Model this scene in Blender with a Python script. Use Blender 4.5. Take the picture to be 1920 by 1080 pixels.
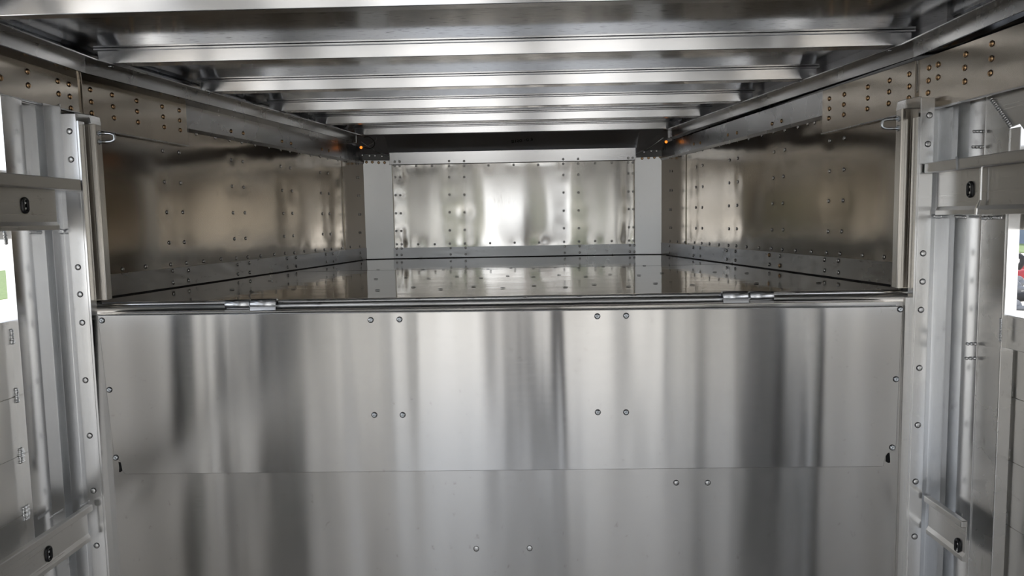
import bpy, bmesh, math, random
import numpy as np
from mathutils import Vector, Matrix
random.seed(4)
for o in list(bpy.data.objects): bpy.data.objects.remove(o)
SC = bpy.context.scene
COL = SC.collection

# ---------------------------------------------------------------- camera
F = 1400.0
CAM = np.array([0.075, 0.0, 1.60])
YAW, PITCH, ROLL = 1.1543, 5.1632, 1.05
def cam_axes(yaw, pitch, roll):
    y, p, r = map(math.radians, (yaw, pitch, roll))
    f = np.array([-math.sin(y)*math.cos(p), math.cos(y)*math.cos(p), -math.sin(p)])
    r0 = np.cross(f, [0, 0, 1.]); r0 /= np.linalg.norm(r0); u0 = np.cross(r0, f)
    return r0*math.cos(r)-u0*math.sin(r), u0*math.cos(r)+r0*math.sin(r), f
AX = cam_axes(YAW, PITCH, ROLL)
cd = bpy.data.cameras.new('camera'); cam = bpy.data.objects.new('camera', cd); COL.objects.link(cam)
cd.sensor_width = 36; cd.lens = 36*F/1920; cd.clip_start = 0.05; cd.clip_end = 500
R_, U_, f_ = AX
cam.matrix_world = Matrix(((R_[0], U_[0], -f_[0], CAM[0]), (R_[1], U_[1], -f_[1], CAM[1]), (R_[2], U_[2], -f_[2], CAM[2]), (0, 0, 0, 1)))
SC.camera = cam
# surveying helpers: where the sight line of a photo pixel meets a real plane of the trailer
def ray(px, py): return f_ + R_*(px-960)/F + U_*(540-py)/F
def onY(px, py, Y): d = ray(px, py); return CAM + d*(Y-CAM[1])/d[1]
def onZ(px, py, Z): d = ray(px, py); return CAM + d*(Z-CAM[2])/d[2]
def onX(px, py, X): d = ray(px, py); return CAM + d*(X-CAM[0])/d[0]
def onP(px, py, p, n):
    d = ray(px, py); p = np.array(p, float); n = np.array(n, float); return CAM + d*((p-CAM)@n)/(d@n)

# ---------------------------------------------------------------- world and light
SC.view_settings.view_transform = 'Standard'; SC.view_settings.look = 'None'
SC.view_settings.exposure = 0.04; SC.view_settings.gamma = 1.0
SC.view_settings.use_curve_mapping = False
SC.cycles.max_bounces = 14; SC.cycles.glossy_bounces = 12; SC.cycles.diffuse_bounces = 4
SC.cycles.caustics_reflective = True; SC.cycles.sample_clamp_indirect = 6.0
W = bpy.data.worlds.new('world'); SC.world = W; W.use_nodes = True
nt = W.node_tree; nt.nodes.clear()
def N(t, k, **kw):
    n = t.nodes.new(k)
    for a, b in kw.items(): setattr(n, a, b)
    return n
wo = N(nt, 'ShaderNodeOutputWorld'); bg = N(nt, 'ShaderNodeBackground'); tc = N(nt, 'ShaderNodeTexCoord')
sx = N(nt, 'ShaderNodeSeparateXYZ'); rp = N(nt, 'ShaderNodeValToRGB'); no = N(nt, 'ShaderNodeTexNoise'); mx = N(nt, 'ShaderNodeMix', data_type='RGBA')
nt.links.new(tc.outputs['Generated'], sx.inputs[0]); nt.links.new(sx.outputs[2], rp.inputs[0])
rp.color_ramp.elements[0].position = 0.0; rp.color_ramp.elements[0].color = (0.88, 0.92, 0.97, 1)
rp.color_ramp.elements[1].position = 0.7; rp.color_ramp.elements[1].color = (0.42, 0.55, 0.78, 1)
e = rp.color_ramp.elements.new(0.15); e.color = (0.78, 0.84, 0.94, 1)
nt.links.new(tc.outputs['Generated'], no.inputs['Vector']); no.inputs['Scale'].default_value = 2.2; no.inputs['Detail'].default_value = 5
cr = N(nt, 'ShaderNodeValToRGB'); cr.color_ramp.elements[0].position = 0.46; cr.color_ramp.elements[1].position = 0.62
nt.links.new(no.outputs['Fac'], cr.inputs[0]); nt.links.new(cr.outputs[0], mx.inputs[0]); nt.links.new(rp.outputs[0], mx.inputs[6])
mx.inputs[7].default_value = (1.0, 0.98, 0.96, 1)
nt.links.new(mx.outputs[2], bg.inputs[0]); bg.inputs[1].default_value = 2.0
nt.links.new(bg.outputs[0], wo.inputs[0])
sd = bpy.data.lights.new('sun', 'SUN'); sd.energy = 3.6; sd.angle = math.radians(0.6); sd.color = (1, 0.95, 0.87)
sun = bpy.data.objects.new('sun', sd); COL.objects.link(sun)
sun.rotation_euler = Vector((-0.35, -0.42, -0.84)).to_track_quat('-Z', 'Y').to_euler()

# ---------------------------------------------------------------- materials
def metal(name, col=(0.8, 0.8, 0.8), rough=0.28, aniso=0.0, tangent=(0, 0, 1), wave=None, brush=None, dirt=0.0, dirt_col=(0.12, 0.09, 0.06), dscale=(30, 30, 30), cvar=0.06, drange=(0.62, 0.78)):
    m = bpy.data.materials.new(name); m.use_nodes = True; t = m.node_tree; b = t.nodes['Principled BSDF']
    b.inputs['Metallic'].default_value = 1.0; b.inputs['Anisotropic'].default_value = aniso
    g = N(t, 'ShaderNodeNewGeometry'); P = g.outputs['Position']
    if aniso:
        cx = N(t, 'ShaderNodeCombineXYZ')
        for i in range(3): cx.inputs[i].default_value = tangent[i] + (0.03, 0.02, 0.025)[i]
        t.links.new(cx.outputs[0], b.inputs['Tangent'])
    def noise(scale, detail=3, rough_=0.5):
        mp = N(t, 'ShaderNodeMapping'); mp.inputs['Scale'].default_value = scale
        t.links.new(P, mp.inputs['Vector'])
        n = N(t, 'ShaderNodeTexNoise'); n.inputs['Scale'].default_value = 1.0; n.inputs['Detail'].default_value = detail; n.inputs['Roughness'].default_value = rough_
        t.links.new(mp.outputs[0], n.inputs['Vector']); return n.outputs['Fac']
    def mr(v, a, b2, c, d):
        k = N(t, 'ShaderNodeMapRange'); k.inputs[1].default_value = a; k.inputs[2].default_value = b2; k.inputs[3].default_value = c; k.inputs[4].default_value = d
        t.links.new(v, k.inputs[0]); return k.outputs[0]
    # colour: base with faint mottling, plus small stains
    mixc = N(t, 'ShaderNodeMix', data_type='RGBA'); mixc.inputs[6].default_value = (*[c*(1-cvar) for c in col], 1); mixc.inputs[7].default_value = (*[min(1, c*(1+cvar)) for c in col], 1)
    t.links.new(noise((3, 3, 3), 4), mixc.inputs[0]); out = mixc.outputs[2]
    if dirt:
        d = mr(noise(dscale, 6 if drange[0] > 0.615 else 2, 0.65), drange[0], drange[1], 0, dirt)
        m2 = N(t, 'ShaderNodeMix', data_type='RGBA'); t.links.new(d, m2.inputs[0]); t.links.new(out, m2.inputs[6]); m2.inputs[7].default_value = (*dirt_col, 1); out = m2.outputs[2]
    t.links.new(out, b.inputs['Base Color'])
    if brush:
        t.links.new(mr(noise(brush, 4, 0.7), 0.3, 0.7, rough*0.9, rough*1.1), b.inputs['Roughness'])
    else:
        t.links.new(mr(noise((6, 6, 6), 4), 0.3, 0.7, rough*0.85, rough*1.15), b.inputs['Roughness'])
    if wave or brush:
        nrm = None
        if wave:
            sc, dist = wave
            bp = N(t, 'ShaderNodeBump'); bp.inputs['Strength'].default_value = 1.0; bp.inputs['Distance'].default_value = dist
            t.links.new(noise(sc, 1.5, 0.4), bp.inputs['Height']); nrm = bp.outputs[0]
        if brush:
            b2 = N(t, 'ShaderNodeBump'); b2.inputs['Strength'].default_value = 1.0; b2.inputs['Distance'].default_value = 0.000012
            t.links.new(noise(brush, 3, 0.6), b2.inputs['Height'])
            if nrm: t.links.new(nrm, b2.inputs['Normal'])
            nrm = b2.outputs[0]
        t.links.new(nrm, b.inputs['Normal'])
    return m
def plain(name, col, rough=0.6, metallic=0.0, emit=None, strength=0, var=0.0, vscale=8):
    m = bpy.data.materials.new(name); m.use_nodes = True; t = m.node_tree; b = t.nodes['Principled BSDF']
    b.inputs['Base Color'].default_value = (*col, 1); b.inputs['Roughness'].default_value = rough; b.inputs['Metallic'].default_value = metallic
    n = N(t, 'ShaderNodeTexNoise'); n.inputs['Scale'].default_value = vscale; n.inputs['Detail'].default_value = 6
    g = N(t, 'ShaderNodeNewGeometry'); t.links.new(g.outputs['Position'], n.inputs['Vector'])
    mixc = N(t, 'ShaderNodeMix', data_type='RGBA'); v = max(var, 0.04)
    mixc.inputs[6].default_value = (*[c*(1-v) for c in col], 1); mixc.inputs[7].default_value = (*[min(1, c*(1+v)) for c in col], 1)
    t.links.new(n.outputs['Fac'], mixc.inputs[0]); t.links.new(mixc.outputs[2], b.inputs['Base Color'])
    if emit: b.inputs['Emission Color'].default_value = (*emit, 1); b.inputs['Emission Strength'].default_value = strength
    return m
M = {}
M['panel'] = metal('brushed_panel_aluminium', (0.58, 0.572, 0.56), 0.19, 0.9, (0, 0, 1), wave=((4.5, 1, 0.35), 0.012), brush=(6, 6, 900), dirt=0.25, dscale=(60, 60, 60))
M['lower'] = metal('worn_panel_aluminium', (0.55, 0.54, 0.525), 0.22, 0.85, (0, 0, 1), wave=((4.5, 1, 0.5), 0.012), brush=(6, 6, 900), dirt=0.45, dscale=(45, 45, 30))
M['rafter'] = metal('extruded_rafter_aluminium', (0.86, 0.87, 0.89), 0.20, 0.7, (0, 0, 1), brush=(3, 400, 600))
M['roof'] = metal('roof_sheet_aluminium', (0.72, 0.725, 0.73), 0.13, 0, wave=((3, 2.5, 1), 0.002), dirt=0.6, dscale=(28, 110, 1), drange=(0.61, 0.67), dirt_col=(0.10, 0.10, 0.10))
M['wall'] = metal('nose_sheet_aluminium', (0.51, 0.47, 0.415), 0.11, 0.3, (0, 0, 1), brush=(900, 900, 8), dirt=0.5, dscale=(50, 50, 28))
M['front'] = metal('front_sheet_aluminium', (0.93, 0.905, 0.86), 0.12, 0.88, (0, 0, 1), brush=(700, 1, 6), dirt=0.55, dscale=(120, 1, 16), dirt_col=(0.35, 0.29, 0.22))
M['band'] = metal('band_aluminium', (0.60, 0.61, 0.63), 0.28, 0.4, (0, 0, 1), dirt=0.08, dscale=(90, 90, 90), cvar=0.03)
M['kick'] = metal('scuffed_kick_aluminium', (0.56, 0.57, 0.585), 0.30, 0, wave=((14, 14, 30), 0.0018), dirt=0.8, dscale=(14, 14, 40), dirt_col=(0.10, 0.09, 0.09), cvar=0.25)
M['rail'] = metal('rail_aluminium', (0.68, 0.68, 0.685), 0.26, 0.4, (0, 0, 1), dirt=0.25, dscale=(80, 80, 80))
M['bronze'] = metal('riveted_plate_aluminium', (0.56, 0.515, 0.455), 0.20, 0.4, (0, 1, 0), wave=((2, 2, 9), 0.003), dirt=0.4, dscale=(60, 60, 60))
M['post'] = metal('post_aluminium', (0.88, 0.885, 0.89), 0.20, 0.3, (0, 0, 1), brush=(500, 500, 2), dirt=0.3, dscale=(25, 25, 14))
M['postdark'] = metal('wide_post_aluminium', (0.66, 0.65, 0.63), 0.27, 0.4, (0, 1, 0), wave=((3, 8, 1.5), 0.003), dirt=0.6, dscale=(25, 25, 10))
M['gate'] = metal('gate_track_aluminium', (0.66, 0.65, 0.63), 0.30, 0.5, (0, 0, 1), brush=(2, 2, 500), dirt=0.4, dscale=(30, 30, 30))
M['deck'] = metal('wet_deck_aluminium', (0.45, 0.415, 0.37), 0.06, 0, wave=((5, 9, 1), 0.0007), dirt=0.6, dscale=(9, 60, 1), dirt_col=(0.10, 0.085, 0.07), cvar=0.18)
M['corner'] = metal('corner_post_aluminium', (0.90, 0.91, 0.92), 0.33, 0.5, (0, 0, 1), brush=(300, 300, 2), dirt=0.15, dscale=(60, 60, 30))
M['rod'] = metal('round_bar_aluminium', (0.74, 0.74, 0.74), 0.36)
M['under'] = metal('rail_underside_painted_shade', (0.11, 0.115, 0.125), 0.12)  # shade under the rail, painted as a dark metal
M['lip'] = metal('rail_lip_painted_shade', (0.22, 0.225, 0.235), 0.25)  # rail metal darkened to paint the shade under the lip
M['channel'] = metal('door_channel_aluminium', (0.62, 0.585, 0.53), 0.25, 0.3, (0, 0, 1), brush=(500, 500, 2), dirt=0.3, dscale=(40, 40, 20))
M['dark'] = metal('dull_dark_panel_and_ledge_shade', (0.20, 0.20, 0.20), 0.5, dirt=0.3)
M['slat'] = metal('plank_aluminium', (0.70, 0.69, 0.67), 0.32, 0.4, (0, 0, 1), dirt=0.4, dscale=(12, 12, 30))
M['floor'] = metal('trailer_floor_aluminium', (0.72, 0.70, 0.67), 0.45, 0, dirt=0.7, dscale=(14, 14, 14))
M['rivet'] = metal('rivet_aluminium', (0.75, 0.75, 0.75), 0.25)
M['copper'] = metal('bronze_tinted_rivet', (0.72, 0.47, 0.26), 0.28)
M['zinc'] = metal('zinc_steel', (0.72, 0.76, 0.80), 0.18, dirt=0.6, dscale=(180, 180, 180))
M['hinge'] = metal('hinge_aluminium', (0.85, 0.87, 0.90), 0.25, 0.5, (0, 0, 1), brush=(4, 300, 300))
M['galv'] = metal('galvanised_steel', (0.62, 0.62, 0.64), 0.5, dirt=0.6, dscale=(90, 90, 90), dirt_col=(0.5, 0.5, 0.52))
M['header'] = metal('header_aluminium', (0.55, 0.55, 0.56), 0.38, 0.5, (0, 0, 1), brush=(2, 300, 300))
M['weld'] = metal('weld_bead_aluminium', (0.88, 0.89, 0.90), 0.22, wave=((400, 400, 400), 0.001), dirt=0.5, dscale=(150, 150, 150))
M['grime_rim_shade'] = plain('dark_grime_and_rim_shade', (0.03, 0.03, 0.032), 0.5)
M['rubber'] = plain('black_rubber', (0.012, 0.012, 0.014), 0.35)
M['ink'] = plain('black_marker', (0.004, 0.004, 0.005), 0.6)
M['lamp'] = plain('orange_lamp_lens', (0.9, 0.25, 0.03), 0.2, emit=(1.0, 0.28, 0.03), strength=1.3)
M['wireb'] = plain('black_wire', (0.01, 0.01, 0.01), 0.4)
M['wirew'] = plain('white_wire', (0.6, 0.6, 0.6), 0.4)
M['ground'] = plain('pale_gravel', (0.74, 0.69, 0.61), 0.9, var=0.25, vscale=20)
M['grass'] = plain('green_grass', (0.17, 0.23, 0.09), 0.9, var=0.6, vscale=9)
M['wood'] = plain('grey_blue_siding', (0.16, 0.20, 0.28), 0.6, var=0.1, vscale=2)
M['bwhite'] = plain('white_siding', (0.75, 0.77, 0.8), 0.6, var=0.05, vscale=2)
M['grey'] = plain('grey_primer', (0.22, 0.23, 0.25), 0.5)
M['red'] = plain('red_paint', (0.35, 0.03, 0.04), 0.35, var=0.2)
M['tyre'] = plain('tyre_rubber', (0.02, 0.02, 0.022), 0.6)
M['leaf'] = plain('tree_leaves', (0.075, 0.09, 0.06), 0.9, var=0.6, vscale=3)

# ---------------------------------------------------------------- mesh helpers
class MB:
    def __init__(s): s.v = []; s.f = []; s.mi = []; s.smooth = []
    def add(s, vs, fs, mi=0, smooth=False):
        b = len(s.v); s.v += [tuple(map(float, v)) for v in vs]
        for f in fs: s.f.append([b+i for i in f]); s.mi.append(mi); s.smooth.append(smooth)
        return s
    def box(s, x0, x1, y0, y1, z0, z1, mi=0):
        v = [(x, y, z) for z in (z0, z1) for y in (y0, y1) for x in (x0, x1)]
        return s.add(v, [(0, 2, 3, 1), (4, 5, 7, 6), (0, 1, 5, 4), (2, 6, 7, 3), (0, 4, 6, 2), (1, 3, 7, 5)], mi)
    def loft(s, secs, closed=True, caps=True, mi=0, smooth=False):
        n = len(secs[0]); vs = [p for q in secs for p in q]; fs = []
        for k in range(len(secs)-1):
            for i in range(n if closed else n-1):
                j = (i+1) % n; fs.append((k*n+i, k*n+j, (k+1)*n+j, (k+1)*n+i))
        if caps and closed: fs.append(tuple(reversed(range(n)))); fs.append(tuple((len(secs)-1)*n+i for i in range(n)))
        return s.add(vs, fs, mi, smooth)
    def quad(s, a, b, c, d, th=0.003, mi=0):
        a, b, c, d = (np.array(q, float) for q in (a, b, c, d)); n = np.cross(b-a, d-a); n /= np.linalg.norm(n); o = n*th
        return s.loft([[a, b, c, d], [a+o, b+o, c+o, d+o]], mi=mi)
    def tube(s, path, r, n=12, mi=0):
        path = [np.array(p, float) for p in path]; secs = []; up = None
        for i, p in enumerate(path):
            t = path[min(i+1, len(path)-1)]-path[max(i-1, 0)]; t /= np.linalg.norm(t)
            if up is None:
                up = np.cross(t, [0, 0, 1.]) if abs(t[2]) < .9 else np.cross(t, [1., 0, 0])
            a = up - t*(up@t); a /= np.linalg.norm(a); up = a; b = np.cross(t, a)
            secs.append([p + r*(a*math.cos(q)+b*math.sin(q)) for q in [2*math.pi*k/n for k in range(n)]])
        return s.loft(secs, mi=mi, smooth=True)
    def mesh(s, name):
        me = bpy.data.meshes.new(name); me.from_pydata(s.v, [], s.f)
        for p, mi, sm in zip(me.polygons, s.mi, s.smooth): p.material_index = mi; p.use_smooth = sm
        bm = bmesh.new(); bm.from_mesh(me); bmesh.ops.recalc_face_normals(bm, faces=bm.faces); bm.to_mesh(me); bm.free()
        return me
def tag(o, label=None, cat=None, group=None, kind=None):
    if label: o['label'] = label
    if cat: o['category'] = cat
    if group: o['group'] = group
    if kind: o['kind'] = kind
    return o
def put(o, parent=None):
    COL.objects.link(o)
    if parent is not None:
        o.parent = parent; p = parent
        while p is not None: o.location = o.location - p.location; p = p.parent
    return o
def obj(name, mb, mats, parent=None, bevel=0.0, seg=2):
    me = mb.mesh(name) if isinstance(mb, MB) else mb
    o = bpy.data.objects.new(name, me)
    for m in (mats if isinstance(mats, (list, tuple)) else [mats]): me.materials.append(M[m])
    if bevel:
        b = o.modifiers.new('bevel', 'BEVEL'); b.width = bevel; b.segments = seg; b.limit_method = 'ANGLE'; b.angle_limit = math.radians(25); b.harden_normals = True
        for p in me.polygons: p.use_smooth = True
    return put(o, parent)
def thing(name, loc, label=None, cat=None, group=None, kind=None):
    o = bpy.data.objects.new(name, None); o.empty_display_size = 0.05; COL.objects.link(o); o.location = Vector(tuple(map(float, loc)))
    return tag(o, label, cat, group, kind)

def rivet_mesh(name, r, h, mats, hole=False):
    mb = MB(); n = 14
    def ring(rr, z): return [(rr*math.cos(2*math.pi*k/n), rr*math.sin(2*math.pi*k/n), z) for k in range(n)]
    mb.loft([ring(r*1.14, 0.0), ring(r*1.1, 0.0006), ring(r, 0.0007)], caps=False, mi=1)  # dark rim: sealant grime, and the head's edge reflection painted in
    prof = [(r, 0.0007), (r*0.93, h*0.55), (r*0.7, h*0.85), (r*0.35, h), ] + ([(r*0.3, h*0.6)] if hole else [])
    mb.loft([ring(a, b) for a, b in prof] + [ring(0.0003, prof[-1][1])], caps=False, smooth=True, mi=0)
    me = mb.mesh(name)
    for m in mats: me.materials.append(M[m])
    return me
RV = rivet_mesh('rivet', 0.0066, 0.0034, ('rivet', 'grime_rim_shade'))
RVC = rivet_mesh('rivet', 0.0075, 0.0045, ('copper', 'grime_rim_shade'))
RVL = rivet_mesh('rivet', 0.0075, 0.0030, ('rivet', 'grime_rim_shade'))
RVB = rivet_mesh('rivet', 0.0064, 0.0032, ('rivet', 'grime_rim_shade'), True)
SCW = rivet_mesh('screw', 0.0075, 0.0045, ('zinc', 'grime_rim_shade'), True)
RVD = rivet_mesh('rivet', 0.0075, 0.0018, ('rivet', 'grime_rim_shade'))
def rivet(mesh, P, n, parent, name='rivet', label=None):
    o = bpy.data.objects.new(name, mesh)
    n = Vector(tuple(map(float, n))).normalized(); o.rotation_euler = n.to_track_quat('Z', 'Y').to_euler()
    o.location = Vector(tuple(map(float, P))) + n*0.0004
    put(o, parent)
    if label: o['label'] = label
    return o

# ---------------------------------------------------------------- dimensions of the trailer
DZ = 1.380            # nose deck height
ROOF = 2.135
YR = -2.9             # rear opening
LW0 = np.array([-1.262, 2.30]); LW1 = np.array([-0.910, 4.43])       # left nose wall in plan
RW0 = np.array([1.195, 2.30]); RW1 = np.array([0.906, 4.40])         # right nose wall in plan
def lerp2(A, B, y): t = (y-A[1])/(B[1]-A[1]); return A+(B-A)*t
LK = lerp2(LW0, LW1, onP(148, 180, [*LW0, 0], [LW1[1]-LW0[1], LW0[0]-LW1[0], 0])[1]); RK = lerp2(RW0, RW1, 2.205)
def nrm2(A, B, s): t = B-A; n = np.array([t[1], -t[0]])*s; n /= np.linalg.norm(n); return n
LN = np.array([*nrm2(LW0, LW1, 1), 0]); RN = np.array([*nrm2(RW0, RW1, -1), 0])
def onL(px, py): return onP(px, py, [*LW0, 0], LN)
def onR(px, py): return onP(px, py, [*RW0, 0], RN)
BN = np.array([0, -1., 0]); YB = 4.55
def onB(px, py): return onY(px, py, YB)

def dented_sheet(A, B, z0, z1, n, dents, waves, step=0.018, amp=0.0022, th=0.004, seed=1, zmod=0.8, kr=(3, 11)):
    """a thin metal sheet between plan points A and B with the shallow buckles that riveting leaves"""
    rnd = random.Random(seed); L = float(np.linalg.norm(np.array(B)-np.array(A))); nu = max(2, int(L/step)); nv = max(2, int((z1-z0)/step))
    ph = [(rnd.uniform(*kr), rnd.uniform(0.5, 5), rnd.uniform(0, 6.3), rnd.uniform(0, 6.3), rnd.uniform(0.3, 1)) for _ in range(waves)]
    A = np.array(A, float); B = np.array(B, float); vs = []
    def height(u, z):
        edge = max(0, min(1, min(u, L-u)/0.06)*min(1, min(z-z0, z1-z)/0.05))
        h = sum(a*math.sin(k*u+p1+zmod*math.sin(m*z*2+p2)) for k, m, p1, p2, a in ph)/waves*amp*2
        for du, dz, s, w in dents: h -= s*math.exp(-((u-du)**2+(z-dz)**2)/(w*w))
        return h*edge
    for j in range(nv+1):
        z = z0+(z1-z0)*j/nv
        for i in range(nu+1):
            u = L*i/nu; p = A+(B-A)*i/nu; h = height(u, z)
            vs.append((p[0]+n[0]*h, p[1]+n[1]*h, z))
    fs = [(j*(nu+1)+i, j*(nu+1)+i+1, (j+1)*(nu+1)+i+1, (j+1)*(nu+1)+i) for j in range(nv) for i in range(nu)]
    mb = MB(); mb.add(vs, fs, smooth=True)
    me = bpy.data.meshes.new('sheet'); me.from_pydata(mb.v, [], mb.f)
    for p in me.polygons: p.use_smooth = True
    # make sure the normals face into the trailer, then give it thickness behind
    if me.polygons[0].normal.dot(Vector(tuple(n))) < 0: me.flip_normals()
    global SHEET_H; SHEET_H = lambda P: height(float(np.hypot(P[0]-A[0], P[1]-A[1])), float(P[2]))
    return me
def sheet_obj(name, me, mat, parent=None, th=0.004):
    o = bpy.data.objects.new(name, me); me.materials.append(M[mat]); s = o.modifiers.new('solid', 'SOLIDIFY'); s.thickness = th; s.offset = -1
    return put(o, parent)

# ================================================================ SETTING
# roof
mb = MB(); mb.box(-1.31, 1.31, YR, 4.62, ROOF, ROOF+0.004)
tag(obj('ceiling', mb, 'roof'), kind='structure')
# lower floor of the trailer
mb = MB(); mb.box(-1.31, 1.31, YR, 2.12, -0.03, 0.0)
tag(obj('floor', mb, 'floor'), kind='structure')

# nose deck
deck = thing('nose_deck', (0, 3.3, DZ), 'wet raised aluminium nose deck with rows of rivets behind the hinge rod', 'deck')
seamY = onZ(965, 502.5, DZ)[1]
def deck_piece(y0, y1, z):
    a, b = lerp2(LW0, LW1, y0), lerp2(LW0, LW1, y1); c, d = lerp2(RW0, RW1, y1), lerp2(RW0, RW1, y0)
    return [(a[0], y0), (b[0], y1), (c[0], y1), (d[0], y0)]
for (y0, y1, dz) in ((2.185, seamY-0.006, 0), (seamY+0.006, 4.58, 0.0)):
    q = deck_piece(y0, y1, 0); mb = MB(); mb.loft([[(x, y, DZ-0.05) for x, y in q], [(x, y, DZ+dz) for x, y in q]])
    obj('deck_sheet', mb, 'deck', deck)
q = deck_piece(seamY-0.007, seamY+0.007, 0); mb = MB(); mb.loft([[(x, y, DZ-0.02) for x, y in q], [(x, y, DZ-0.0015) for x, y in q]]); obj('seam', mb, 'grime_rim_shade', deck)
for pth in (((LW0[0]+.008, 2.3), (LW1[0]+.008, 4.43)), ((RW0[0]-.008, 2.3), (RW1[0]-.008, 4.40)), ((-0.735, 4.537), (0.735, 4.537)), ((-0.91, 4.49), (-0.73, 4.535)), ((0.905, 4.49), (0.735, 4.535))):
    mb = MB(); rs = random.Random(3); n_ = 40; A_, B_ = (np.array(p_) for p_ in pth)
    secs = []
    for k_ in range(n_+1):
        c_ = A_+(B_-A_)*k_/n_; w_ = 0.0035*rs.uniform(0.5, 1.5); d_ = (B_-A_)/np.linalg.norm(B_-A_); e_ = np.array([-d_[1], d_[0]])
        secs.append([(*(c_-e_*w_), DZ), (*c_, DZ+0.004), (*(c_+e_*w_), DZ)])
    mb.loft(secs); obj('sealant_line', mb, 'grime_rim_shade', deck)
dr = [(705,523),(708,544),(761,520),(804,522),(857,518),(902,521),(952,517),(1000,519),(1048,515),(1098,518),(1144,514),(1198,516),(1241,512),(775,538),(826,542),(888,537),(943,540),(1001,535),(1060,538),(1114,533),(1178,537),(1229,531),
 (684,562),(785,561),(886,559),(985,558),(1086,556.5),(1187,555),(506,526),(550,542),(472,547),(435,543),(581,563),(1340,510),(1400,512),(1298,534),(1418,531),(1535,530),(1290,553),(1390,551),(1495,549),(380,567),(520,565),
 (709,505.5),(793,505),(831,505),(876,503),(915,504),(958,502),(1000,502.8),(1041,501),(1085,501),(1131,499.5),(1170,500),(1208,498)]
for p in dr: rivet(RVD, onZ(*p, DZ+0.0012), (0, 0, 1), deck)

# nose walls: sheets with rivets (parts of the wall)
def uz(P, A): return float(np.hypot(P[0]-A[0], P[1]-A[1])), float(P[2])
L_rows = {305: None}
Lgrid = [(306,283),(309,341),(313,398),(317,455),(320,496),(336,286),(339,343),(343,398),(346,454),(350,493),
 (433,300),(435,349),(437,399),(440,448),(443,484),(455,303),(457,351),(459,399),(461,447),(465,482),
 (526,312),(529,357),(531,400),(533,443),(535,475),(544,315),(547,358),(548,400),(550,442),(552,474),
 (601,323),(603,362),(605,401),(606,439),(609,468),(615,325),(617,363),(618,401),(620,439),(622,467),
 (230,505),(273,500),(382,490),(415,486),(489,480),(515,477),(571,471),(592,469),(641,465),(656,463),
 (368,251),(403,258),(430,263),(453,267),(478,272),(504,276),(526,281),(543,284),(563,287),(583,291),(601,294),(615,297),(634,300),(650,303),
 (667,307),(671,307),(668,333),(671,333),(670,367),(674,367),(672,402),(675,402),(673,436),(676,436),(674,462)]
Rgrid = [(1556,264),(1584,259),(1555,321),(1582,318),(1553,377),(1580,376),(1552,434),(1578,434),(1549,474),(1575,476),
 (1450,285),(1470,281),(1449,334),(1468,331),(1448,382),(1467,381),(1447,431),(1467,431),(1445,466),(1465,468),
 (1369,300),(1384,297),(1368,343),(1384,341),(1367,386),(1383,385),(1367,429),(1382,429),(1366,460),(1381,461),
 (1305,313),(1317,310),(1304,351),(1317,350),(1304,389),(1316,389),(1304,428),(1316,428),(1302,455),(1315,456),
 (1257,295),(1260,294),(1257,321),(1261,321),(1257,357),(1261,357),(1257,393),(1260,393),(1257,427),(1260,427),(1257,452),
 (1271,453),(1285,454),(1330,457),(1348,459),(1400,463),(1423,465),(1490,470),(1520,472),(1618,479),(1658,482),
 (1273,291),(1287,288),(1304,284),(1317,281),(1332,277),(1351,273),(1369,268),(1384,264),(1404,260),(1428,254),(1450,248),(1471,244),(1496,238),(1514,232),(1527,230)]
ZK = 1.452; ZT = 1.952     # top of the kick band, top of the sheet
rnd = random.Random(7)
def dents_for(grid, fn, A, k=1.0):
    out = []
    for p in grid:
        u, z = uz(fn(*p), A)
        out.append((u, z, 0.0010*k*rnd.uniform(0.2, 1.3), rnd.uniform(0.03, 0.05)))
    return out
wl = thing('wall_left', (LW0[0], 2.3, DZ), kind='structure')
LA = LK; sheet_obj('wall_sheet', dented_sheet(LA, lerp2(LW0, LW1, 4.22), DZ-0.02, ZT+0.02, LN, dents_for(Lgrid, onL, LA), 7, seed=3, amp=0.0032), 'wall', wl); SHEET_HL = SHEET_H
mb = MB(); a, b = lerp2(LW0, LW1, 4.20), lerp2(LW0, LW1, 4.52); o_ = LN[:2]*0.0035
mb.loft([[(a[0], a[1], z), (a[0]+o_[0], a[1]+o_[1], z), (b[0]+o_[0], b[1]+o_[1], z), (b[0], b[1], z)] for z in (ZK-0.02, ZT+0.02)])
obj('corner_strip', mb, 'wall', wl)
for p in Lgrid: P = onL(*p); rivet(RV, P+LN*(0.0035 if P[1] > 4.2 else SHEET_HL(P)+0.0004), LN, wl)
wr = thing('wall_right', (RW0[0], 2.3, DZ), kind='structure')
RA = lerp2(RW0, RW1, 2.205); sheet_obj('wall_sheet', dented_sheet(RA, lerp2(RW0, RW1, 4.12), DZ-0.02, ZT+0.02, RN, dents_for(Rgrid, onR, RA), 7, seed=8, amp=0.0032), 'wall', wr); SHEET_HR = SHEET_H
mb = MB(); a, b = lerp2(RW0, RW1, 4.10), lerp2(RW0, RW1, 4.52); o_ = RN[:2]*0.0035
mb.loft([[(a[0], a[1], z), (a[0]+o_[0], a[1]+o_[1], z), (b[0]+o_[0], b[1]+o_[1], z), (b[0], b[1], z)] for z in (ZK-0.02, ZT+0.02)])
obj('corner_strip', mb, 'wall', wr)
for p in Rgrid: P = onR(*p); rivet(RV, P+RN*(0.0035 if P[1] > 4.1 else SHEET_HR(P)+0.0004), RN, wr)

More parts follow.
